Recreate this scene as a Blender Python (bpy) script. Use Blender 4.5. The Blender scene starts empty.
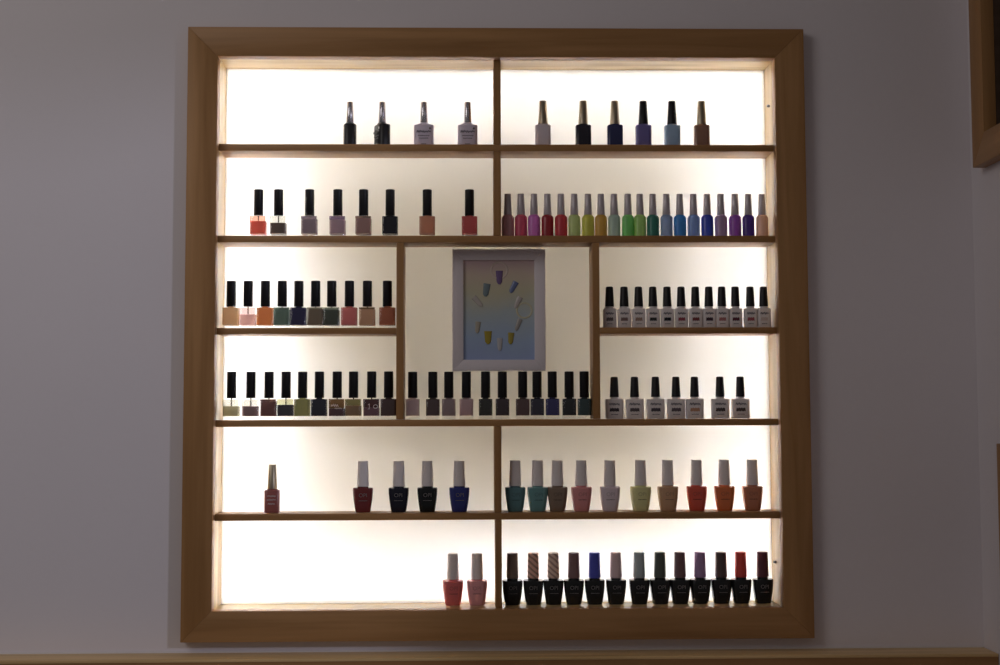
import bpy, bmesh, math, random
from mathutils import Vector, Matrix
random.seed(7)
C = bpy.context.scene.collection
PI = math.pi

# ------------------------------------------------------------------ measures (metres)
F = -.022                 # front of the display frame, proud of the wall (wall face is y = 0)
SH = -.005                # front edge of shelves
YB = .0575                # face of the opal back panel
OX, OZ0, OZ1 = .525, 1.1325, 2.1639
BW = .0505                # frame bar width
IX, IZ0, IZ1 = OX-BW, OZ0+BW, OZ1-BW
CAV = .104                # light box behind the panel
XW = .8175                # right-hand wall
LEDGE = 1.1122
MM = .0017216             # one unit of the bottle measurements

# ------------------------------------------------------------------ helpers
def lin(c): return tuple((x/12.92 if x <= .04045 else ((x+.055)/1.055)**2.4) for x in [v/255 for v in c])
def link(o, parent=None):
    C.objects.link(o)
    if parent: o.parent = parent
    return o
def obj(name, bm, mat, parent=None, sharp=35, smooth=True):
    me = bpy.data.meshes.new(name)
    bmesh.ops.recalc_face_normals(bm, faces=bm.faces)
    bm.to_mesh(me); bm.free()
    if smooth:
        for p in me.polygons: p.use_smooth = True
        me.set_sharp_from_angle(angle=math.radians(sharp))
    if mat: me.materials.append(mat)
    return link(bpy.data.objects.new(name, me), parent)
def empty(name, loc, rz=0):
    o = bpy.data.objects.new(name, None); C.objects.link(o)
    o.empty_display_size = .02; o.location = loc; o.rotation_euler = (0, 0, rz)
    return o
def tag(o, label=None, cat=None, group=None, kind=None):
    for k, v in (('label', label), ('category', cat), ('group', group), ('kind', kind)):
        if v: o[k] = v
    return o
def add_box(bm, x0, x1, y0, y1, z0, z1, bev=0):
    m = bmesh.new()
    v = [m.verts.new((x, y, z)) for x in (x0, x1) for y in (y0, y1) for z in (z0, z1)]
    for f in ((0,1,3,2),(4,6,7,5),(0,4,5,1),(2,3,7,6),(0,2,6,4),(1,5,7,3)): m.faces.new([v[i] for i in f])
    bmesh.ops.recalc_face_normals(m, faces=m.faces)
    if bev: bmesh.ops.bevel(m, geom=m.edges[:], offset=bev, segments=2, affect='EDGES', profile=.5)
    merge(bm, m)
def merge(bm, m):
    t = bpy.data.meshes.new('t'); m.to_mesh(t); m.free(); bm.from_mesh(t); bpy.data.meshes.remove(t)
def box(x0, x1, y0, y1, z0, z1, bev=0):
    bm = bmesh.new(); add_box(bm, x0, x1, y0, y1, z0, z1, bev); return bm
def prism(poly, y0, y1, bev=0):          # polygon in XZ extruded in Y
    bm = bmesh.new()
    a = [bm.verts.new((x, y0, z)) for x, z in poly]; b = [bm.verts.new((x, y1, z)) for x, z in poly]
    bm.faces.new(a); bm.faces.new(b[::-1]); n = len(poly)
    for i in range(n): bm.faces.new((a[i], b[i], b[(i+1) % n], a[(i+1) % n]))
    bmesh.ops.recalc_face_normals(bm, faces=bm.faces)
    if bev: bmesh.ops.bevel(bm, geom=bm.edges[:], offset=bev, segments=2, affect='EDGES', profile=.5)
    return bm
def loft(rings, n=28, bm=None, off=(0,0,0)):   # rings: (z, half width, half depth, superellipse exponent)
    bm = bm or bmesh.new(); prev = None; first = None
    for z, a, b, e in rings:
        ring = []
        for i in range(n):
            t = 2*PI*(i+.5)/n; c, s = math.cos(t), math.sin(t)
            ring.append(bm.verts.new((off[0]+a*math.copysign(abs(c)**(2/e), c), off[1]+b*math.copysign(abs(s)**(2/e), s), off[2]+z)))
        if prev:
            for i in range(n): bm.faces.new((prev[i], prev[(i+1) % n], ring[(i+1) % n], ring[i]))
        else: first = ring
        prev = ring
    bm.faces.new(first[::-1]); bm.faces.new(prev)
    return bm
def stroke(bm, pts, w, y, th=.0002):      # a pen stroke of flat little bars in the XZ plane, standing th off the surface
    for (x0, z0), (x1, z1) in zip(pts, pts[1:]):
        d = Vector((x1-x0, z1-z0)); L = d.length
        if L < 1e-7: continue
        d /= L; nx, nz = -d.y*w/2, d.x*w/2; ex, ez = d.x*w*.3, d.y*w*.3
        q = [(x0-ex+nx, z0-ez+nz), (x1+ex+nx, z1+ez+nz), (x1+ex-nx, z1+ez-nz), (x0-ex-nx, z0-ez-nz)]
        merge(bm, prism(q, y-th, y+.0002))
def scribble(bm, x, z, w, h, y, seed, pen=.0005):   # one illegible line of small print
    r = random.Random(seed); pts = []; k = int(w/(h*.55))
    for i in range(2*k+1):
        pts.append((x-w/2+w*i/(2*k), z+(h/2 if i % 2 else -h/2)*r.uniform(.35, 1)))
    stroke(bm, pts, pen, y)

# ------------------------------------------------------------------ materials (procedural)
def new_mat(name):
    m = bpy.data.materials.new(name); m.use_nodes = True
    nt = m.node_tree; return m, nt, nt.nodes, nt.links, nt.nodes['Principled BSDF']
def plain(name, col, rough=.5, metal=0, spec=.5, coat=0, thin=0):
    m, nt, N, L, b = new_mat(name)
    b.inputs['Roughness'].default_value = rough; b.inputs['Metallic'].default_value = metal
    b.inputs['Specular IOR Level'].default_value = spec; b.inputs['Coat Weight'].default_value = coat
    nz = N.new('ShaderNodeTexNoise'); nz.inputs['Scale'].default_value = 120
    mx = N.new('ShaderNodeMixRGB'); mx.blend_type = 'MULTIPLY'; mx.inputs[0].default_value = .06
    mx.inputs[1].default_value = (*col, 1); L.new(nz.outputs['Color'], mx.inputs[2])
    L.new(mx.outputs[0], b.inputs['Base Color'])
    if thin:                                            # printed so thinly that what lies under it shows through
        t = N.new('ShaderNodeBsdfTransparent'); ms = N.new('ShaderNodeMixShader'); ms.inputs[0].default_value = thin
        L.new(b.outputs[0], ms.inputs[1]); L.new(t.outputs[0], ms.inputs[2]); L.new(ms.outputs[0], N['Material Output'].inputs['Surface'])
    return m
def wood(name, axis, base=(.45, .24, .093), rough=.42):
    m, nt, N, L, b = new_mat(name)
    tc = N.new('ShaderNodeTexCoord'); mp = N.new('ShaderNodeMapping')
    s = [26, 26, 26]; s[axis] = 1.6; mp.inputs['Scale'].default_value = s
    L.new(tc.outputs['Object'], mp.inputs['Vector'])
    n1 = N.new('ShaderNodeTexNoise'); n1.inputs['Scale'].default_value = 1.3; n1.inputs['Detail'].default_value = 6
    n1.inputs['Distortion'].default_value = .8; L.new(mp.outputs[0], n1.inputs['Vector'])
    mp2 = N.new('ShaderNodeMapping'); s2 = [150, 150, 150]; s2[axis] = 5; mp2.inputs['Scale'].default_value = s2
    L.new(tc.outputs['Object'], mp2.inputs['Vector'])
    n2 = N.new('ShaderNodeTexNoise'); n2.inputs['Scale'].default_value = 1; n2.inputs['Detail'].default_value = 3
    L.new(mp2.outputs[0], n2.inputs['Vector'])
    cr = N.new('ShaderNodeValToRGB'); e = cr.color_ramp.elements
    e[0].position = .32; e[0].color = (base[0]*.80, base[1]*.76, base[2]*.70, 1)
    e[1].position = .68; e[1].color = (base[0]*1.12, base[1]*1.13, base[2]*1.18, 1)
    L.new(n1.outputs['Fac'], cr.inputs[0])
    mx = N.new('ShaderNodeMixRGB'); mx.blend_type = 'MULTIPLY'; mx.inputs[0].default_value = .22
    L.new(cr.outputs[0], mx.inputs[1]); L.new(n2.outputs['Fac'], mx.inputs[2])
    L.new(mx.outputs[0], b.inputs['Base Color'])
    bp = N.new('ShaderNodeBump'); bp.inputs['Strength'].default_value = .08; bp.inputs['Distance'].default_value = .001
    L.new(n2.outputs['Fac'], bp.inputs['Height']); L.new(bp.outputs[0], b.inputs['Normal'])
    b.inputs['Roughness'].default_value = rough; b.inputs['Specular IOR Level'].default_value = .3
    return m
def plaster(name, col):
    m, nt, N, L, b = new_mat(name)
    tc = N.new('ShaderNodeTexCoord')
    n1 = N.new('ShaderNodeTexNoise'); n1.inputs['Scale'].default_value = 45; n1.inputs['Detail'].default_value = 5
    n2 = N.new('ShaderNodeTexNoise'); n2.inputs['Scale'].default_value = 2.2; n2.inputs['Detail'].default_value = 2
    for n in (n1, n2): L.new(tc.outputs['Object'], n.inputs['Vector'])
    cr = N.new('ShaderNodeValToRGB'); e = cr.color_ramp.elements
    e[0].position = .3; e[0].color = (*[c*.965 for c in col], 1); e[1].position = .7; e[1].color = (*col, 1)
    L.new(n2.outputs['Fac'], cr.inputs[0]); L.new(cr.outputs[0], b.inputs['Base Color'])
    bp = N.new('ShaderNodeBump'); bp.inputs['Strength'].default_value = .12; bp.inputs['Distance'].default_value = .002
    L.new(n1.outputs['Fac'], bp.inputs['Height']); L.new(bp.outputs[0], b.inputs['Normal'])
    b.inputs['Roughness'].default_value = .75; b.inputs['Specular IOR Level'].default_value = .2
    return m
def opal(name):                                        # white acrylic: lets light through and reflects it, both diffusely
    m, nt, N, L, b = new_mat(name); N.remove(b)
    d = N.new('ShaderNodeBsdfDiffuse'); d.inputs[0].default_value = (.88, .82, .75, 1)
    t = N.new('ShaderNodeBsdfTranslucent'); t.inputs[0].default_value = (.9, .9, .9, 1)
    mx = N.new('ShaderNodeMixShader'); mx.inputs[0].default_value = .45
    L.new(d.outputs[0], mx.inputs[1]); L.new(t.outputs[0], mx.inputs[2])
    L.new(mx.outputs[0], N['Material Output'].inputs['Surface'])
    return m
def clear_glass(name, tint=(.97, .975, .97)):
    m, nt, N, L, b = new_mat(name); N.remove(b)
    t = N.new('ShaderNodeBsdfTransparent'); t.inputs[0].default_value = (*tint, 1)
    g = N.new('ShaderNodeBsdfGlossy'); g.inputs['Roughness'].default_value = .06
    mx = N.new('ShaderNodeMixShader'); mx.inputs[0].default_value = .045
    L.new(t.outputs[0], mx.inputs[1]); L.new(g.outputs[0], mx.inputs[2])
    L.new(mx.outputs[0], N['Material Output'].inputs['Surface'])
    return m
GAIN = 4.0
_pm = {}
def polish_mat(srgb, sheer=0, rough=.22):             # lacquer seen in glass: body colour, some light let through when sheer
    k = (srgb, sheer)
    if k in _pm: return _pm[k]
    c = lin(srgb); k_ = min(GAIN, .88/max(c)); c = tuple(x*k_ for x in c)
    g_ = .3*c[0]+.6*c[1]+.1*c[2]; c = tuple(x*.86+g_*.14 for x in c)
    m, nt, N, L, b = new_mat('polish_%d_%d_%d' % srgb)
    b.inputs['Base Color'].default_value = (*c, 1); b.inputs['Roughness'].default_value = rough
    b.inputs['Specular IOR Level'].default_value = .45
    nz = N.new('ShaderNodeTexNoise'); nz.inputs['Scale'].default_value = 260
    mx0 = N.new('ShaderNodeMixRGB'); mx0.blend_type = 'MULTIPLY'; mx0.inputs[0].default_value = .12
    mx0.inputs[1].default_value = (*c, 1); L.new(nz.outputs['Fac'], mx0.inputs[2]); L.new(mx0.outputs[0], b.inputs['Base Color'])
    if sheer:
        t = N.new('ShaderNodeBsdfTransparent')
        mxv = max(c); t.inputs[0].default_value = (*[(x/mxv)**.65*.95 for x in c], 1)
        mx = N.new('ShaderNodeMixShader'); mx.inputs[0].default_value = sheer
        L.new(b.outputs[0], mx.inputs[1]); L.new(t.outputs[0], mx.inputs[2])
        L.new(mx.outputs[0], N['Material Output'].inputs['Surface'])
    _pm[k] = m
    return m
W_H = wood('maple_horizontal', 0); W_V = wood('maple_vertical', 2); W_D = wood('maple_depth', 1); L_H = wood('top_lit_ledge_maple', 0, (.88, .62, .30)); K_D = wood('shaded_niche_wood', 1, (.10, .065, .045))  # ledge top carries overhead light in its colour, niche wood its unlit shade
B_H = wood('panel_lit_maple_horizontal', 0, (.86, .62, .32), .2); B_V = wood('panel_lit_maple_vertical', 2, (.86, .62, .32), .2)  # inner boards: same maple, colour lightened to carry the back panel's strong glow
M_wall = plaster('plaster_wall', (.80, .757, .785))
M_floor = wood('floor_boards', 0, (.22, .14, .08))
M_opal = opal('opal_acrylic'); M_refl = plain('white_reflector', (.92, .83, .63), .8)
def glitter_mat(srgb):                                  # slanting bands of glitter on the cap
    m, nt, N, L, b = new_mat('glitter_%d' % srgb[0]); c = [min(.9, x*4.2) for x in lin(srgb)]
    tc = N.new('ShaderNodeTexCoord'); mp = N.new('ShaderNodeMapping'); mp.inputs['Rotation'].default_value = (0, math.radians(48), 0)
    wv = N.new('ShaderNodeTexWave'); wv.inputs['Scale'].default_value = 44; wv.inputs['Distortion'].default_value = 1.5
    L.new(tc.outputs['Object'], mp.inputs['Vector']); L.new(mp.outputs[0], wv.inputs['Vector'])
    cr = N.new('ShaderNodeValToRGB'); e = cr.color_ramp.elements; e[0].position = .2; e[1].position = .6
    e[0].color = (*[x*.62 for x in c], 1); e[1].color = (*[min(.9, x*1.3) for x in c], 1)
    L.new(wv.outputs['Fac'], cr.inputs[0]); L.new(cr.outputs[0], b.inputs['Base Color']); b.inputs['Roughness'].default_value = .35
    return m
M_glass = clear_glass('bottle_glass')
M_black = plain('black_plastic', (.006, .006, .008), .38, spec=.4)
M_white = plain('white_plastic', (.88, .82, .81), .42)
M_silver = plain('brushed_silver', (.62, .57, .60), .25, metal=.3)
M_chrome = plain('polished_silver', (.60, .58, .62), .2, metal=.85)
M_taupe = plain('taupe_metal', (.40, .34, .25), .34, metal=1)
M_steel = plain('steel_pin', (.25, .24, .22), .4, metal=1)
M_grey_ink = plain('grey_ink', (.13, .12, .15), .6)
M_script_ink = plain('script_ink', (.10, .09, .13), .6)
M_dark_ink = plain('dark_ink', (.03, .025, .03), .6)
M_silver_ink = plain('silver_ink', (.30, .28, .28), .5, thin=.4)
M_faint_ink = plain('faint_ink', (.12, .11, .12), .5, thin=.72)
M_pale_ink = plain('pale_ink', (.62, .58, .58), .6)
M_bristle = plain('brush_stem', (.03, .03, .03), .5)
M_passe = plain('pale_frame_paint', (.86, .80, .84), .5)
M_caulk = plain('white_caulk', (.8, .78, .78), .6)

# ------------------------------------------------------------------ the room
def wall_with_hole(x0, x1, z0, z1, hx0, hx1, hz0, hz1, y0, y1):
    bm = bmesh.new()
    add_box(bm, x0, hx0, y0, y1, z0, z1); add_box(bm, hx1, x1, y0, y1, z0, z1)
    add_box(bm, hx0, hx1, y0, y1, z0, hz0); add_box(bm, hx0, hx1, y0, y1, hz1, z1)
    return bm
g = .0165
tag(obj('wall_back', wall_with_hole(-2.4, XW+.15, 0, 2.75, -IX-g, IX+g, IZ0-g, IZ1+g, 0, .30), M_wall, smooth=False), kind='structure')
tag(obj('floor', box(-2.4, XW+.15, -3.2, .30, -.05, 0), M_floor, smooth=False), kind='structure')

# ------------------------------------------------------------------ display units
def bar(poly, y0, y1, mat, root): return obj('frame_bar', prism(poly, y0, y1, .0007), mat, root)
def frame_bars(root, ox, oz0, oz1, bw, y0, y1):
    ix, iz0, iz1 = ox-bw, oz0+bw, oz1-bw
    bar([(-ox, oz1), (ox, oz1), (ix, iz1), (-ix, iz1)], y0, y1, W_H, root)
    bar([(-ox, oz0), (-ix, iz0), (ix, iz0), (ox, oz0)], y0, y1, W_H, root)
    bar([(-ox, oz0), (-ox, oz1), (-ix, iz1), (-ix, iz0)], y0, y1, W_V, root)
    bar([(ox, oz0), (ix, iz0), (ix, iz1), (ox, oz1)], y0, y1, W_V, root)
disp = empty('display_shelf', (0, 0, 0))
tag(disp, 'large backlit maple display shelf set into the wall, full of nail polish bottles', 'display shelf')
frame_bars(disp, OX, OZ0, OZ1, BW, F, -.0005)
t = .012; yb1 = YB+CAV
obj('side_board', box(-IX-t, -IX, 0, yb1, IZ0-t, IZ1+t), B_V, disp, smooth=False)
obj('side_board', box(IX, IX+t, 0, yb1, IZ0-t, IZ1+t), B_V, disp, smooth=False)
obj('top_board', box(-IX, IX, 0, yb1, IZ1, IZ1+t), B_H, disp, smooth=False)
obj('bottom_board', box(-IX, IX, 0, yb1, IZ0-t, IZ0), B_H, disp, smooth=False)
obj('back_panel', box(-IX+.0005, IX-.0005, YB, YB+.003, IZ0+.0005, IZ1-.0005), M_opal, disp, smooth=False)
# light box: white inner lining behind the panel
bm = bmesh.new()
add_box(bm, -IX, IX, yb1, yb1+.008, IZ0, IZ1)
for a in ((-IX, -IX+.003, IZ0, IZ1), (IX-.003, IX, IZ0, IZ1)): add_box(bm, a[0], a[1], YB+.004, yb1, a[2], a[3])
for z in (IZ0, IZ1-.003): add_box(bm, -IX+.003, IX-.003, YB+.004, yb1, z, z+.003)
obj('light_box_lining', bm, M_refl, disp, smooth=False)
S = {1: (1.9664, 1.9547), 2: (1.8094, 1.7976), 3: (1.6525, 1.6419), 4: (1.4974, 1.4860), 5: (1.3408, 1.3295), 6: (IZ0, IZ0-.01)}
YE = YB-.0004
def shelf(k, x0, x1): obj('shelf', box(x0+.0003, x1-.0003, SH, YE, S[k][1], S[k][0], .0008), W_H, disp)
for k in (1, 2, 4, 5): shelf(k, -IX, IX)
shelf(3, -IX, -.1721); shelf(3, .1727, IX)
def divider(x0, x1, z0, z1): obj('divider', box(x0, x1, SH, YE, z0+.0003, z1-.0003, .0008), W_V, disp)
divider(-.0064, .0057, S[1][0], IZ1); divider(-.0068, .0056, S[2][0], S[1][1])
divider(-.1721, -.1597, S[4][0], S[2][1]); divider(.1608, .1727, S[4][0], S[2][1])
divider(-.0070, .0050, S[5][0], S[4][1]); divider(-.0058, .0053, IZ0, S[5][1])
def pin(x, y, z):
    bm = loft([(0, .0024, .0024, 2), (.0035, .0024, .0024, 2), (.0045, .0015, .0015, 2)], 14)
    s = -1 if x > 0 else 1
    bmesh.ops.transform(bm, matrix=Matrix.Translation((x, y, z)) @ Matrix.Rotation(s*PI/2, 4, 'Y'), verts=bm.verts)
    obj('shelf_pin', bm, M_steel, disp)
pin(IX, .022, 2.0405); pin(IX, .030, 1.2530)

# LED strips of the light box, facing the panel from behind
def led(x, z, sx, sz, power):
    l = bpy.data.lights.new('led_strip', 'AREA'); l.shape = 'RECTANGLE'; l.size = sx; l.size_y = sz
    l.energy = power; l.color = (.87, .93, 1.08)
    o = bpy.data.objects.new('led_strip', l); C.objects.link(o)
    o.location = (x, yb1-.004, z); o.rotation_euler = (PI/2, 0, PI); o.rotation_euler = (-PI/2, 0, 0)
    return o
LED = 2.8; ins = .034
zc = (IZ0+IZ1)/2
led(0, IZ1-ins, 2*IX-.06, .010, LED*.88); led(0, IZ0+ins, 2*IX-.06, .010, LED)
led(-IX+ins, zc, .010, IZ1-IZ0-.06, LED*1.3); led(IX-ins, zc, .010, IZ1-IZ0-.06, LED*.97)

# the frames on the right-hand wall, seen almost edge on
def side_unit(name, y_far, z0, z1, length, label, cat, upright_only=False):
    r = empty(name, (XW, y_far-length/2, 0), -PI/2)        # local x runs along the wall towards -y ... local -y points into the room
    tag(r, label, cat)
    return r
def place_bars(r, L, z0, z1, bw):
    frame_bars(r, L/2, z0, z1, bw, F, -.0005)
UL = .85
u = side_unit('display_shelf', -.0625, 1.9156, 2.62, UL, 'unlit maple display frame high on the right wall, cut off by the photo edge', 'display shelf')
place_bars(u, UL, 1.9156, 2.62, BW)
bm = bmesh.new(); a, z0, z1 = UL/2-BW, 1.9156+BW, 2.62-BW
add_box(bm, -a-t, -a, 0, .08, z0-t, z1+t); add_box(bm, a, a+t, 0, .08, z0-t, z1+t)
add_box(bm, -a, a, 0, .08, z1, z1+t); add_box(bm, -a, a, 0, .08, z0-t, z0)
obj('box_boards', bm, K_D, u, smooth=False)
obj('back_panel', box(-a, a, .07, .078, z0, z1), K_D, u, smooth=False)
LL = .62
w = side_unit('wall_frame', -.1283, 1.20, 1.4565, LL, 'lower maple frame on the right wall, a thin sliver at the photo edge', 'wall frame')
place_bars(w, LL, 1.20, 1.4565, BW)
obj('backing_board', box(-LL/2+BW, LL/2-BW, -.012, -.0005, 1.20+BW, 1.4565-BW), W_D, w, smooth=False)
# right wall with the niche of the upper unit
bm = bmesh.new()
hy0, hy1 = -.0625-UL+BW-t-.002, -.0625-BW+t+.002; hz0, hz1 = z0-t-.002, z1+t+.002
DY0, DY1, DZ = -2.7, -.95, 2.26                          # doorway further along this wall
add_box(bm, XW, XW+.15, -3.2, DY0, 0, 2.75); add_box(bm, XW, XW+.15, DY0, DY1, DZ, 2.75); add_box(bm, XW, XW+.15, DY1, hy0, 0, 2.75); add_box(bm, XW, XW+.15, hy1, 0, 0, 2.75)
add_box(bm, XW, XW+.15, hy0, hy1, 0, hz0); add_box(bm, XW, XW+.15, hy0, hy1, hz1, 2.75)
tag(obj('wall_right', bm, M_wall, smooth=False), kind='structure')

# ledge below the display
lg = empty('wooden_ledge', (0, 0, 0))
tag(lg, 'long maple ledge running along the wall under the big display shelf', 'ledge')
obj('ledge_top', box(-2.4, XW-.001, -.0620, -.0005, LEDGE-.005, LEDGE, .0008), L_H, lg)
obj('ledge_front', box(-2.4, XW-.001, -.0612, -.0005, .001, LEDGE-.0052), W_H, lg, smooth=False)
cb = bmesh.new()
merge(cb, prism([(-2.4, LEDGE), (XW-.001, LEDGE), (XW-.001, LEDGE+.0025), (-2.4, LEDGE+.0025)], -.0025, -.0002))
obj('caulk_bead', cb, M_caulk, lg, smooth=False)

# ------------------------------------------------------------------ framed nail art on the back panel
px0, px1, pz0, pz1 = -.0779, .0833, 1.5812, 1.7923; pcx = (px0+px1)/2; bd = .0190
pf = empty('picture_frame', (pcx, YB, pz0))
tag(pf, 'pale grey framed picture with an oval of nail tips on a pastel ground', 'picture')
def pfp(name, bm, m, parent, smooth=True): return obj(name, bm, m, parent, smooth=smooth)
hw, hh = (px1-px0)/2, pz1-pz0; y0 = -.0145
for poly in ([(-hw, hh), (hw, hh), (hw-bd, hh-bd), (-hw+bd, hh-bd)], [(-hw, 0), (-hw+bd, bd), (hw-bd, bd), (hw, 0)],
             [(-hw, 0), (-hw, hh), (-hw+bd, hh-bd), (-hw+bd, bd)], [(hw, 0), (hw-bd, bd), (hw-bd, hh-bd), (hw, hh)]):
    pfp('frame_bar', prism(poly, y0, -.0005, .0008), M_passe, pf)
pm, nt, N, L, b = new_mat('pastel_print')
tc = N.new('ShaderNodeTexCoord'); sp = N.new('ShaderNodeSeparateXYZ'); L.new(tc.outputs['Generated'], sp.inputs[0])
nz = N.new('ShaderNodeTexNoise'); nz.inputs['Scale'].default_value = 2.2; L.new(tc.outputs['Generated'], nz.inputs['Vector'])
ma = N.new('ShaderNodeMath'); ma.operation = 'MULTIPLY_ADD'; ma.inputs[1].default_value = .28; L.new(nz.outputs['Fac'], ma.inputs[0])
L.new(sp.outputs['Z'], ma.inputs[2])
mb = N.new('ShaderNodeMath'); mb.operation = 'SUBTRACT'; mb.inputs[1].default_value = .14; L.new(ma.outputs[0], mb.inputs[0])
cr = N.new('ShaderNodeValToRGB'); L.new(mb.outputs[0], cr.inputs[0])
e = cr.color_ramp.elements; e[0].position = .0; e[0].color = (0.36, 0.45, 0.71, 1); e[1].position = 1; e[1].color = (0.68, 0.51, 0.53, 1)
for p, c in ((.22, (0.39, 0.51, 0.71)), (.45, (0.48, 0.56, 0.59)), (.66, (0.62, 0.59, 0.42)), (.85, (0.68, 0.57, 0.46))):
    k = e.new(p); k.color = (*c, 1)
L.new(cr.outputs[0], b.inputs['Base Color']); b.inputs['Roughness'].default_value = .4
pic = pfp('picture', box(-hw+bd, hw-bd, -.009, -.001, bd, hh-bd), pm, pf, smooth=False)
def tip(x, z, w, h, rot, col, ro=.25):
    bm = bmesh.new(); n = 16; rows_ = []
    for k in range(7):
        v = k/6; zz = (v-.5)*h; ww = w/2*(1-.28*v)*(1 if v < .8 else (1-((v-.8)/.2)**2*.55))
        rows_.append([bm.verts.new((ww*math.cos(PI*i/n), -.0026*math.sin(PI*i/n)*(1-.3*v), -zz)) for i in range(n+1)])
    for a_, b_ in zip(rows_, rows_[1:]):
        for i in range(n): bm.faces.new((a_[i], a_[i+1], b_[i+1], b_[i]))
    bm.faces.new(rows_[0]); bm.faces.new(rows_[-1])
    bm.faces.new([r_[0] for r_ in rows_] + [r_[-1] for r_ in rows_[::-1]])
    bmesh.ops.transform(bm, matrix=Matrix.Translation((x-pcx, -.0090, z-pz0)) @ Matrix.Rotation(math.radians(rot), 4, 'Y'), verts=bm.verts)
    obj('nail_tip', bm, plain('nail_tip_lacquer', col, ro), pic)
tip(.0036, 1.7434, .0125, .0235, 0, (.20, .13, .30)); tip(-.0192, 1.7215, .0125, .0225, 8, (.20, .27, .30))
tip(.0277, 1.7264, .0105, .0215, 28, (.17, .22, .42)); tip(-.0338, 1.7013, .0100, .0215, -42, (.60, .56, .52))
tip(.0352, 1.6995, .0100, .0215, 24, (.56, .52, .50)); tip(-.0343, 1.6565, .0095, .0200, 6, (.48, .44, .36))
tip(-.0163, 1.6388, .0135, .0225, 0, (.42, .33, .04)); tip(.0040, 1.6272, .0100, .0220, 0, (.56, .56, .58))
tip(.0232, 1.6373, .0110, .0200, 4, (.42, .34, .06)); tip(.0358, 1.6610, .0090, .0215, 20, (.42, .40, .38))
def ringed(x, z, R_, col):
    bm = bmesh.new(); n, m_ = 36, 8; vs = []
    for i in range(n):
        a_ = 2*PI*i/n; vs.append([bm.verts.new(((R_+.0017*math.cos(2*PI*j/m_))*math.cos(a_)+x-pcx, -.0092+.0006*math.sin(2*PI*j/m_), (R_+.0017*math.cos(2*PI*j/m_))*math.sin(a_)+z-pz0)) for j in range(m_)])
    for i in range(n):
        for j in range(m_): bm.faces.new((vs[i][j], vs[(i+1) % n][j], vs[(i+1) % n][(j+1) % m_], vs[i][(j+1) % m_]))
    obj('decor_ring', bm, plain('faint_ring', col, .4), pic)
ringed(.0036, 1.7560, .0140, (.70, .58, .52)); ringed(.0468, 1.6860, .0130, (.62, .60, .44))

# ------------------------------------------------------------------ bottles
def u_(v): return v*MM
def lettering(txt, size, x, y, z, mat, parent, name='lettering', rx=0):
    cu = bpy.data.curves.new('t', 'FONT'); cu.body = txt; cu.size = size; cu.align_x = 'CENTER'; cu.align_y = 'CENTER'; cu.extrude = .00025
    to = bpy.data.objects.new('t', cu); C.objects.link(to)
    me = bpy.data.meshes.new_from_object(to.evaluated_get(bpy.context.evaluated_depsgraph_get()))
    bpy.data.objects.remove(to); me.name = name
    me.transform(Matrix.Translation((x, y, z)) @ Matrix.Rotation(PI/2+rx, 4, 'X'))
    me.materials.append(mat)
    return link(bpy.data.objects.new(name, me), parent)
def cap_bm(r0, r1, z0, z1, e=2, round_top=0, seat=0, n=28):
    r = []
    if seat: r += [(z0, r0*.72, r0*.72, e), (z0+seat, r0, r0, e)]
    else: r += [(z0, r0*.95, r0*.95, e), (z0+.0006, r0, r0, e)]
    if round_top:
        for k in range(6):
            a_ = PI/2*k/5; rr = r1*(1-.42*(1-math.cos(a_)))
            r.append((z1-round_top*(1-math.sin(a_)), rr, rr, e))
    else: r += [(z1-.0007, r1, r1, e), (z1, r1*.92, r1*.92, e)]
    return loft(r, n)
# each maker returns a root (unplaced) whose parts sit on z = 0; dims in metres
def mk_slim(H, h):
    r = empty('nail_polish_bottle', (0, 0, 0)); a, b = u_(20)/2, u_(13)/2; e = 3.2
    obj('bottle_body', loft([(0, a*.94, b*.94, e), (.001, a, b, e), (h*.89, a, b, e), (h*.925, a*.95, b*.95, e), (h*.955, a*.66, b*.75, 2.6), (h, a*.47, a*.47, 2), (h+.001, a*.42, a*.42, 2)]), None, r)
    obj('cap', cap_bm(u_(3.9), u_(3.2), h+.0005, H, seat=0), M_chrome, r)
    bm = bmesh.new(); y = -b-.0001
    scribble(bm, 0, h*.63, a*1.4, .0044, y, 5, .0009); scribble(bm, 0, h*.46, a*1.15, .002, y, 6, .0004)
    scribble(bm, 0, h*.35, a*.9, .0016, y, 8, .0004); scribble(bm, 0, h*.12, a*.5, .0014, y, 9, .0004)
    obj('lettering', bm, M_grey_ink, r, smooth=False)
    bm = bmesh.new(); q = [(a*.62+.0021*math.cos(2*PI*k/10+.3)*(1 if k % 2 else .5), h*.76+.0021*math.sin(2*PI*k/10+.3)*(1 if k % 2 else .5)) for k in range(10)]
    merge(bm, prism(q, y-.0001, y+.0006)); obj('star_mark', bm, M_dark_ink, r, smooth=False)
    return r
def mk_taper(H, h, w=15.8, d=12.5, top=7.2, bot=9.8):
    r = empty('nail_polish_bottle', (0, 0, 0)); a, b = u_(w)/2, u_(d)/2; e = 4.5
    obj('bottle_body', loft([(0, a*.95, b*.95, e), (.0008, a, b, e), (h*.93, a, b, e), (h*.965, a*.93, b*.93, e), (h*.985, a*.70, b*.72, 3), (h+.001, a*.55, a*.55, 2)]), None, r)
    obj('cap', cap_bm(u_(bot)/2, u_(top)/2, h+.0004, H), M_taupe, r)
    return r
def mk_mini(H, h):
    r = empty('nail_polish_bottle', (0, 0, 0)); a = u_(12)/2; e = 2.5
    obj('bottle_body', loft([(0, a*.93, a*.93, e), (.001, a, a, e), (h*.83, a, a, e), (h*.89, a*.975, a*.975, e), (h*.945, a*.88, a*.88, 2.3), (h*.985, a*.74, a*.74, 2), (h+.001, a*.55, a*.55, 2)]), None, r)
    obj('cap', cap_bm(u_(8.0)/2, u_(6.4)/2, h+.0004, H), M_silver, r)
    return r
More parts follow.
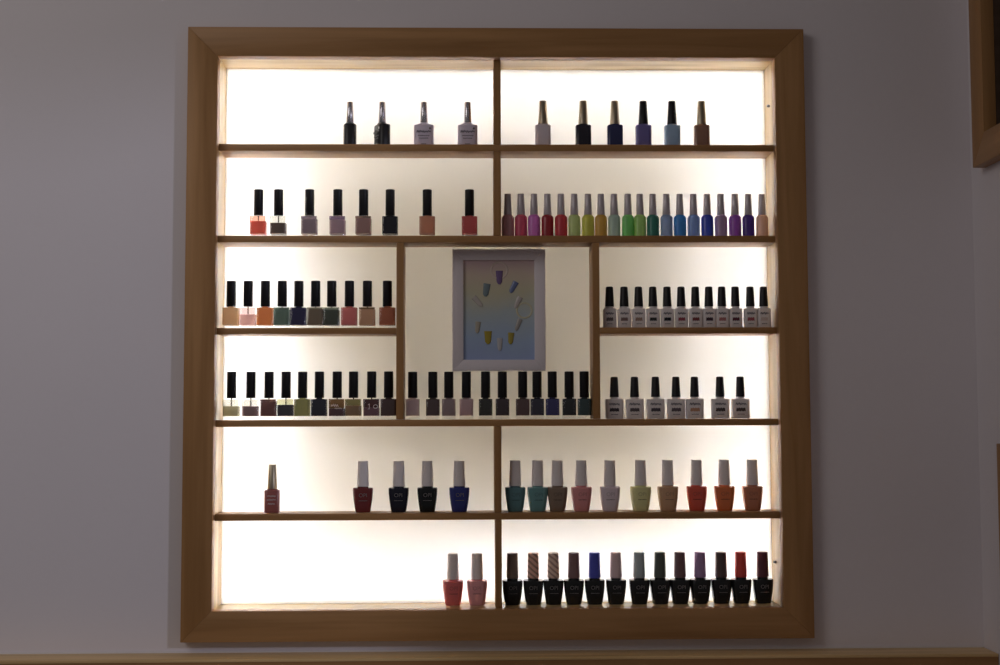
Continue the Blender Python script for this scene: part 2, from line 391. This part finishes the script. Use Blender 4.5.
def film_mat(srgb):                                     # thin coat of colour left on the glass above the liquid
    c = lin(srgb); m, nt, N, L, b = new_mat('residue_%d_%d_%d' % srgb)
    b.inputs['Base Color'].default_value = (*[min(.8, x*2.5) for x in c], 1); b.inputs['Roughness'].default_value = .4
    t = N.new('ShaderNodeBsdfTransparent'); k = max(c); t.inputs[0].default_value = (*[min(1, x*1.25) for x in c], 1)
    mx = N.new('ShaderNodeMixShader'); mx.inputs[0].default_value = .8
    L.new(b.outputs[0], mx.inputs[1]); L.new(t.outputs[0], mx.inputs[2]); L.new(mx.outputs[0], N['Material Output'].inputs['Surface'])
    return m
def mk_square(H, h, w=16.4, fill=1.0, film=False):
    r = empty('nail_polish_bottle', (0, 0, 0)); a = u_(w)/2; b = u_(13.5)/2; e = 7; ba = .0062
    hs = h-.0014
    obj('glass_body', loft([(0, a*.96, b*.96, e), (.0007, a, b, e), (hs-.001, a, b, e), (hs, a*.96, b*.96, e), (hs+.0006, u_(7)/2, u_(7)/2, 2), (h+.0012, u_(6.4)/2, u_(6.4)/2, 2)], 36), M_glass, r)
    top = ba+(hs-.0008-ba)*fill; a2, b2 = a-.0006, b-.0006
    pr = [(ba, a2*.97, b2*.97, e), (ba+.0006, a2, b2, e), (top, a2, b2, e)]
    if fill == 1: pr += [(hs+.0003, u_(6.2)/2, u_(6.2)/2, 2), (h+.0008, u_(5.8)/2, u_(5.8)/2, 2)]
    obj('polish', loft(pr, 36), None, r)
    if film: obj('residue', loft([(top+.0001, a2, .0009, e), (hs-.0006, a2, .0009, e)], 36, off=(0, -b2+.0010, 0)), None, r)
    if fill < 1:
        obj('brush', loft([(ba+.003, .0012, .0012, 2), (ba+.008, .0015, .0015, 2), (h+.0008, .0011, .0011, 2)], 12), M_bristle, r)
    obj('cap', cap_bm(u_(9.4)/2, u_(9.2)/2, h+.0002, H), M_black, r)
    return r
def mk_flask(H, h, w, d=10.5):
    r = empty('nail_polish_bottle', (0, 0, 0)); a, b = u_(w)/2, u_(d)/2; e = 6
    hs = h-.0030
    obj('bottle_body', loft([(0, a*.96, b*.95, e), (.0008, a, b, e), (hs*.92, a, b, e), (hs*.98, a*.965, b*.96, e), (hs, a*.90, b*.9, e), (hs+.0004, u_(8)/2, u_(8)/2, 2), (h+.0012, u_(7.6)/2, u_(7.6)/2, 2)], 36), M_white, r)
    obj('cap', cap_bm(u_(9)/2, u_(7.3)/2, h+.0003, H, round_top=.0022), M_black, r)
    lb = empty('x', (0, 0, 0)); bpy.data.objects.remove(lb)
    y = -b-.0001; bm = bmesh.new()
    scribble(bm, -a*.05, hs*.74, a*1.2, .0046, y, 21, .0010); scribble(bm, -a*.05, hs*.22, a*.8, .0016, y, 23, .0004)
    obj('lettering', bm, M_grey_ink, r, smooth=False)
    bm = bmesh.new()
    n = 7; q = [(-a*.62+a*1.1*k/n, hs*.38-(.0008 if k % 2 else 0)) for k in range(n+1)] + [(-a*.55+a*1.0*(n-k)/n, hs*.38+.0052+(.0007 if k % 2 else -.0004)) for k in range(n+1)]
    merge(bm, prism(q, y-.0001, y+.0004)); obj('shade_patch', bm, None, r, smooth=False)
    return r
def mk_urn(H, h, seat=0, ctop=10.3, cbot=12.0):
    r = empty('nail_polish_bottle', (0, 0, 0)); a, b = u_(20)/2, u_(17)/2; e = 3.6
    hs = h-(.0016 if seat else .0020)
    prof = [(0, .70), (.0008, .73), (hs*.25, .835), (hs*.5, .92), (hs*.75, .982), (hs*.93, 1), (hs*.975, .99), (hs, .95)]
    rings = [(z, a*k, b*(k*.9+.1*.95), e) for z, k in prof] + [(hs+.0003, u_(11)/2, u_(11)/2, 2), (h+.0012, u_(10.6)/2, u_(10.6)/2, 2)]
    obj('bottle_body', loft(rings, 36), None, r)
    obj('cap', cap_bm(u_(cbot)/2, u_(ctop)/2, h+.0003, H, seat=seat, e=2.4), M_white, r)
    tilt = math.atan((b*.13)/(hs*.7))
    lettering('OPI', .0092, 0, -b*.955-.00005, hs*.70, M_silver_ink, r, rx=tilt*.9)
    bm = bmesh.new(); scribble(bm, 0, 0, a*.85, .0011, 0, 31, .00035)
    bmesh.ops.transform(bm, matrix=Matrix.Translation((0, -b*.925-.0001, hs*.48)) @ Matrix.Rotation(tilt*.9, 4, 'X'), verts=bm.verts)
    obj('small_print', bm, M_silver_ink, r, smooth=False)
    return r
def copy_tree(root):
    c = root.copy(); C.objects.link(c)
    for ch in list(root.children):
        k = ch.copy(); C.objects.link(k); k.parent = c
    return c
def paint(root, part, mat):
    for ch in root.children:
        if ch.name.split('.')[0] == part:
            ch.material_slots[0].link = 'OBJECT'; ch.material_slots[0].material = mat
protos = {}
def bottle(key, maker, x, y, z, yaw=0):
    if key not in protos:
        r = maker(); protos[key] = r
        for ch in r.children:
            if not ch.data.materials: ch.data.materials.append(M_white)
    else: r = copy_tree(protos[key])
    r.location = (x, y, z+.0003); r.rotation_euler = (0, 0, math.radians(yaw))
    return r
ORD = ['first', 'second', 'third', 'fourth', 'fifth', 'sixth', 'seventh', 'eighth', 'ninth', 'tenth', 'eleventh', 'twelfth', 'thirteenth',
       'fourteenth', 'fifteenth', 'sixteenth', 'seventeenth', 'eighteenth', 'nineteenth', 'twentieth']
def name_it(r, look, i, n, where, group):
    pos = 'leftmost' if i == 0 else 'rightmost' if i == n-1 else ORD[i]+' from left'
    tag(r, '%s, %s on %s' % (look, pos, where), 'nail polish', group)
YS = .028
jit = random.Random(3)

# top shelf, left
rows = [(-.2548, -84, (14, 13, 15), 'slim black bottle turned edge-on, silver cap'), (-.1990, -62, (14, 13, 15), 'slim black bottle turned aslant, silver cap'),
        (-.1268, 0, (125, 118, 130), 'lavender white bottle with script label'), (-.0512, 0, (126, 119, 131), 'lavender white bottle with script label')]
for i, (x, yaw, c, look) in enumerate(rows):
    r = bottle('slim', lambda: mk_slim(.0800, .0425), x, YS, S[1][0], yaw); paint(r, 'bottle_body', polish_mat(c, 0, .35))
    paint(r, 'lettering', (M_pale_ink, M_silver_ink, M_script_ink, M_script_ink)[i]); paint(r, 'star_mark', M_pale_ink if i < 2 else M_dark_ink)
    name_it(r, look, i, 4, 'the top left shelf', 'bottles on the top left shelf')
# top shelf, right
rows = [(.0798, (125, 117, 122), M_taupe, 'pale grey bottle with taupe cap'), (.1498, (17, 16, 24), M_taupe, 'blue-black bottle with taupe cap'),
        (.2049, (22, 25, 52), M_taupe, 'dark navy bottle with taupe cap'), (.2546, (62, 57, 98), M_black, 'violet blue bottle with black cap'),
        (.3048, (88, 108, 128), M_black, 'pale steel blue bottle with black cap'), (.3564, (85, 60, 46), M_taupe, 'brown bottle with taupe cap')]
for i, (x, c, cap, look) in enumerate(rows):
    r = bottle('taper', lambda: mk_taper(.0828, .0412), x, YS, S[1][0], jit.uniform(-4, 4)); paint(r, 'bottle_body', polish_mat(c)); paint(r, 'cap', cap)
    name_it(r, look, i, 6, 'the top right shelf', 'bottles on the top right shelf')
# square glass bottles with black caps: (x, colour, sheer, fill, look)
def squares(rows, k, H, h, w, where, group):
    for i, row in enumerate(rows):
        (x, c, sh, fill, look), fl = row[:5], (row[5] if len(row) > 5 else None)
        key = ('sq', k, w, fill, bool(fl))
        r = bottle(key, lambda: mk_square(H, h, w, fill, bool(fl)), x, YS, S[k][0], 0); paint(r, 'polish', polish_mat(c, sh))
        if fl: paint(r, 'residue', film_mat(fl))
        name_it(r, look, i, len(rows), where, group)
squares([(-.4111, (205, 90, 68), .4, .72, 'black-capped square bottle of coral polish', (246, 196, 182)), (-.3768, (62, 52, 46), .1, .62, 'black-capped square bottle two-thirds full of dark taupe', (242, 238, 226)),
         (-.3235, (92, 80, 84), .12, .85, 'black-capped square bottle of mauve grey polish', (150, 140, 148)), (-.2751, (112, 92, 97), .15, .8, 'black-capped square bottle of dusty mauve polish', (160, 140, 165)),
         (-.2307, (102, 76, 70), .12, .88, 'black-capped square bottle of rosy brown polish', (165, 140, 130)), (-.1849, (12, 12, 18), 0, 1, 'black-capped square bottle of inky black polish'),
         (-.1210, (205, 142, 110), .3, 1, 'black-capped square bottle of peach polish'), (-.0481, (230, 100, 102), .3, 1, 'black-capped square bottle of coral pink polish')],
        2, .0838, .0385, 16.2, 'the second left shelf', 'square bottles on the second left shelf')
squares([(-.4564, (138, 112, 80), .35, 1, 'black-capped square bottle of golden tan polish'), (-.4274, (190, 150, 140), .5, .62, 'black-capped square bottle half full of pale pink', (228, 212, 210)),
         (-.3982, (150, 92, 42), .32, 1, 'black-capped square bottle of amber polish'), (-.3693, (58, 72, 62), .12, .9, 'black-capped square bottle of grey green polish', (130, 145, 132)),
         (-.3410, (24, 22, 46), 0, 1, 'black-capped square bottle of midnight navy polish'), (-.3122, (72, 62, 48), .1, .92, 'black-capped square bottle of olive brown polish', (150, 145, 130)),
         (-.2847, (40, 44, 36), .05, .86, 'black-capped square bottle of blackish green polish', (150, 160, 145)), (-.2544, (165, 92, 88), .3, 1, 'black-capped square bottle of rose pink polish'),
         (-.2236, (125, 96, 70), .25, .9, 'black-capped square bottle of tan brown polish', (150, 125, 95)), (-.1893, (116, 64, 40), .2, 1, 'black-capped square bottle of rust polish')],
        3, .0825, .0382, 16.3, 'the third left shelf', 'square bottles on the third left shelf')
squares([(-.4541, (112, 106, 80), .3, .6, 'black-capped square bottle half full of clear olive', (236, 236, 226)), (-.4213, (88, 70, 70), .1, .6, 'black-capped square bottle half full of mauve brown', (236, 232, 228)),
         (-.3905, (70, 44, 40), .08, .9, 'black-capped square bottle of red brown polish', (130, 90, 85)), (-.3616, (36, 36, 39), 0, .68, 'black-capped square bottle two-thirds full of charcoal', (238, 234, 208)),
         (-.3334, (92, 90, 50), .15, 1, 'black-capped square bottle of olive green polish'), (-.3048, (22, 22, 30), 0, 1, 'black-capped square bottle of blue-black polish'),
         (-.2745, (52, 36, 38), .05, .45, 'black-capped pale-labelled square bottle, dark plum below', (150, 125, 92)), (-.2467, (82, 64, 44), .1, .62, 'black-capped square bottle of bronze under pale olive', (160, 150, 112)),
         (-.2158, (70, 48, 54), .1, .5, 'black-capped square bottle with white label marks', (110, 80, 80)), (-.1868, (50, 38, 38), .04, 1, 'black-capped square bottle of dark brown polish')],
        4, .0820, .0368, 16.2, 'the fourth left shelf', 'square bottles on the fourth left shelf')
# the white marks on two of them
for o in [o for o in bpy.data.objects if o.get('label', '').startswith(('black-capped pale-labelled', 'black-capped square bottle with white'))]:
    bm = bmesh.new(); y = -u_(13.5)/2-.0001; big = 'pale-labelled' in o['label']
    if big:
        scribble(bm, -.003, .0240, .012, .0050, y, 41, .0012); scribble(bm, .003, .0190, .012, .0026, y, 43, .0007)
    else:
        stroke(bm, [(-.0050, .0250), (-.0028, .0265), (-.0030, .0185), (-.0050, .0180), (-.0022, .0180)], .0010, y)
        stroke(bm, [(.0075+.0035*math.cos(k*PI/6), .0220+.0032*math.sin(k*PI/6)) for k in range(13)] , .0010, y)
    obj('label_marks', bm, M_pale_ink, o, smooth=False)
squares([(-.1457, (128, 112, 114), .3, 1, 'black-capped bottle of sheer greyish mauve'), (-.1112, (50, 40, 40), 0, 1, 'black-capped bottle of brown black polish'),
         (-.0840, (96, 83, 86), .05, 1, 'black-capped bottle of grey mauve polish'), (-.0539, (122, 99, 102), .05, 1, 'black-capped bottle of dusky pink polish'),
         (-.0210, (28, 29, 28), 0, 1, 'black-capped bottle of soft black polish'), (.0078, (36, 27, 31), 0, 1, 'black-capped bottle of black plum polish'),
         (.0426, (56, 41, 41), 0, 1, 'black-capped bottle of deep plum brown'), (.0673, (28, 28, 40), 0, 1, 'black-capped bottle of slate navy polish'),
         (.0935, (30, 30, 66), 0, 1, 'black-capped bottle of indigo polish'), (.1224, (20, 20, 22), 0, 1, 'black-capped bottle of pure black polish'),
         (.1483, (25, 40, 42), 0, 1, 'black-capped bottle of dark teal polish')],
        4, .0813, .0364, 14.0, 'the shelf beneath the picture', 'square bottles beneath the picture')
# rainbow row of small round bottles
cols = [((125, 88, 91), 'dusky mauve'), ((180, 66, 96), 'pink'), ((136, 72, 132), 'orchid purple'), ((96, 16, 23), 'dark red'), ((192, 56, 66), 'red pink'),
        ((126, 140, 86), 'sage green'), ((150, 150, 40), 'yellow green'), ((136, 106, 26), 'olive gold'), ((110, 126, 116), 'grey teal'), ((74, 142, 66), 'bright green'),
        ((106, 136, 70), 'leaf green'), ((26, 76, 66), 'bottle green'), ((90, 106, 130), 'steel blue'), ((30, 86, 132), 'bright blue'), ((76, 96, 130), 'slate blue'),
        ((30, 46, 122), 'royal blue'), ((106, 86, 112), 'greyish purple'), ((96, 46, 116), 'violet'), ((46, 26, 86), 'dark violet'), ((132, 106, 92), 'beige brown')]
xs = [.0182, .0409, .0634, .0868, .1102, .1332, .1570, .1794, .2024, .2264, .2471, .2695, .2932, .3165, .3403, .3642, .3879, .4126, .4358, .4597]
for i, (x, (c, nm)) in enumerate(zip(xs, cols)):
    r = bottle('mini', lambda: mk_mini(.0768, .0397), x, YS, S[2][0], jit.uniform(-20, 20)); paint(r, 'bottle_body', polish_mat(c, .22 if max(c) > 125 else .08))
    name_it(r, 'small silver-capped %s bottle' % nm, i, 20, 'the second right shelf', 'small bottles on the second right shelf')
# white flasks
patch = [(58, 50, 50), (70, 55, 52), (90, 72, 62), (24, 26, 26), (10, 9, 14), (84, 30, 38), (70, 24, 26), (34, 18, 24), (100, 60, 60), (52, 16, 26), (96, 40, 44), (120, 108, 104)]
xs = [.1931, .2183, .2432, .2680, .2927, .3170, .3416, .3650, .3875, .4108, .4366, .4599]
for i, x in enumerate(xs):
    r = bottle('flask_s', lambda: mk_flask(.0724, .0374, 13.0), x, YS, S[3][0], 0); paint(r, 'shade_patch', polish_mat(patch[i]))
    name_it(r, 'white flask bottle with round black cap', i, 12, 'the third right shelf', 'white flasks on the third right shelf')
patch = [(34, 28, 32), (48, 42, 44), (40, 36, 42), (52, 44, 48), (110, 78, 56), (40, 32, 30), (44, 34, 30)]
for i, x in enumerate([.1999, .2348, .2709, .3061, .3382, .3820, .4171]):
    r = bottle('flask', lambda: mk_flask(.0721, .0368, 17.4), x, YS, S[4][0], 0); paint(r, 'shade_patch', polish_mat(patch[i]))
    name_it(r, 'white flask bottle with black cap', i, 7, 'the fourth right shelf', 'white flasks on the fourth right shelf')
# fifth shelf
r = bottle('taper2', lambda: mk_taper(.0808, .0392, 15, 12, 7.6, 9.6), -.3836, YS, S[5][0], 2); paint(r, 'bottle_body', polish_mat((88, 46, 43)))
bm = bmesh.new(); y = -u_(12)/2-.0001
for k, (z, w_, h_) in enumerate(((.028, .014, .003), (.022, .015, .0036), (.015, .012, .0026))): scribble(bm, 0, z, w_, h_, y, 51+k, .0005)
obj('lettering', bm, M_pale_ink, r, smooth=False)
tag(r, 'small dusty rose bottle with taupe cap standing alone on the fifth left shelf', 'nail polish', 'bottles on the fifth left shelf')
rows = [(-.2299, (64, 19, 19), 'dark red urn-shaped bottle with white cap'), (-.1691, (11, 12, 21), 'navy black urn-shaped bottle with white cap'),
        (-.1206, (9, 12, 13), 'green black urn-shaped bottle with white cap'), (-.0662, (23, 28, 74), 'blue urn-shaped bottle with white cap')]
for i, (x, c, look) in enumerate(rows):
    r = bottle('urn', lambda: mk_urn(.0860, .0428), x, YS, S[5][0], jit.uniform(-6, 6)); paint(r, 'bottle_body', polish_mat(c))
    pos = ['second from left', 'third from left', 'fourth from left', 'rightmost'][i]
    tag(r, '%s, %s on the fifth left shelf' % (look, pos), 'nail polish', 'bottles on the fifth left shelf')
rows = [(.0291, (46, 74, 78), 'deep teal'), (.0674, (54, 86, 87), 'teal green'), (.1012, (76, 63, 51), 'taupe brown'), (.1421, (132, 82, 82), 'rose pink'), (.1909, (126, 116, 121), 'lilac grey'),
        (.2435, (130, 128, 84), 'pale yellow green'), (.2901, (118, 90, 64), 'tan beige'), (.3396, (142, 46, 26), 'brick red'), (.3872, (166, 80, 26), 'orange'), (.4353, (112, 65, 42), 'reddish brown')]
for i, (x, c, nm) in enumerate(rows):
    r = bottle('urn', None, x, YS, S[5][0], jit.uniform(-6, 6)); paint(r, 'bottle_body', polish_mat(c))
    paint(r, 'lettering', M_faint_ink); paint(r, 'small_print', M_faint_ink)
    name_it(r, '%s urn-shaped bottle with white cap' % nm, i, 10, 'the fifth right shelf', 'bottles on the fifth right shelf')
# bottom shelf
for i, (x, c, nm) in enumerate([(-.0773, (188, 86, 86), 'coral pink'), (-.0361, (166, 112, 117), 'dusty pink')]):
    r = bottle('urn', None, x, .036, S[6][0], jit.uniform(-6, 6)); paint(r, 'bottle_body', polish_mat(c))
    paint(r, 'lettering', M_faint_ink); paint(r, 'small_print', M_faint_ink)
    name_it(r, '%s urn-shaped bottle with white cap' % nm, i, 2, 'the bottom left shelf', 'pink bottles on the bottom left shelf')
rows = [(.0242, (84, 69, 58), 'dark taupe'), (.0597, (112, 88, 78), 'glittery brown'), (.0940, (122, 100, 90), 'glittery taupe'), (.1288, (76, 56, 56), 'dark mauve brown'), (.1644, (36, 42, 112), 'blue'),
        (.2008, (136, 117, 117), 'pinkish grey'), (.2407, (96, 106, 109), 'grey teal'), (.2763, (46, 51, 46), 'dark green'), (.3106, (66, 46, 49), 'dark wine'), (.3449, (96, 76, 106), 'mauve purple'),
        (.3810, (51, 39, 37), 'black brown'), (.4150, (152, 36, 26), 'red'), (.4525, (56, 23, 31), 'dark maroon')]
for i, (x, c, nm) in enumerate(rows):
    r = bottle('urn_dark', lambda: mk_urn(.0864, .0424, .0022, 10.4, 11.8), x, .036, S[6][0], jit.uniform(-6, 6))
    paint(r, 'bottle_body', polish_mat((11, 12, 13))); paint(r, 'cap', glitter_mat(c) if 'glitter' in nm else polish_mat(c, 0, .4))
    name_it(r, 'black urn-shaped bottle with %s cap' % nm, i, 13, 'the bottom right shelf', 'black bottles on the bottom right shelf')

# ------------------------------------------------------------------ light of the room
def area(name, loc, aim, size, power, col, spread=PI):
    l = bpy.data.lights.new(name, 'AREA'); l.size = size; l.energy = power; l.color = col; l.spread = spread
    o = bpy.data.objects.new(name, l); C.objects.link(o); o.location = loc
    o.rotation_euler = (Vector(aim)-Vector(loc)).to_track_quat('-Z', 'Y').to_euler()
    return o
area('ceiling_lamp', (-1.6, -1.7, 2.72), (-.2, 0, 1.5), 1.0, 7.5, (1, .93, .90))
l = bpy.data.lights.new('lamp_beyond_doorway', 'POINT'); l.energy = 58; l.color = (.78, .80, 1); l.shadow_soft_size = .09
o = bpy.data.objects.new('lamp_beyond_doorway', l); C.objects.link(o); o.location = (2.1, -2.2, 2.41)
wd = bpy.data.worlds.new('room_light'); bpy.context.scene.world = wd; wd.use_nodes = True
bgn = wd.node_tree.nodes['Background']; bgn.inputs[0].default_value = (1, .93, .93, 1); bgn.inputs[1].default_value = .093

# ------------------------------------------------------------------ camera
cam = bpy.data.cameras.new('camera'); cam.lens = 46.8; cam.sensor_width = 36; cam.sensor_fit = 'HORIZONTAL'; cam.clip_start = .05
co = bpy.data.objects.new('camera', cam); C.objects.link(co)
rt, up, fw = Vector((.99973413, -.02286533, -.00297462)), Vector((.00147018, -.06553295, .99784932)), Vector((.02301109, .9975884, .06548191))
M = Matrix((rt, up, -fw)).transposed().to_4x4(); M.translation = (-.0474, -2.2005, 1.5)
co.matrix_world = M
sc = bpy.context.scene; sc.camera = co
vs = sc.view_settings; vs.view_transform = 'Standard'; vs.look = 'None'; vs.gamma = 1; vs.exposure = 0; vs.use_curve_mapping = False
sc.cycles.use_denoising = True
sc.cycles.transparent_max_bounces = 16
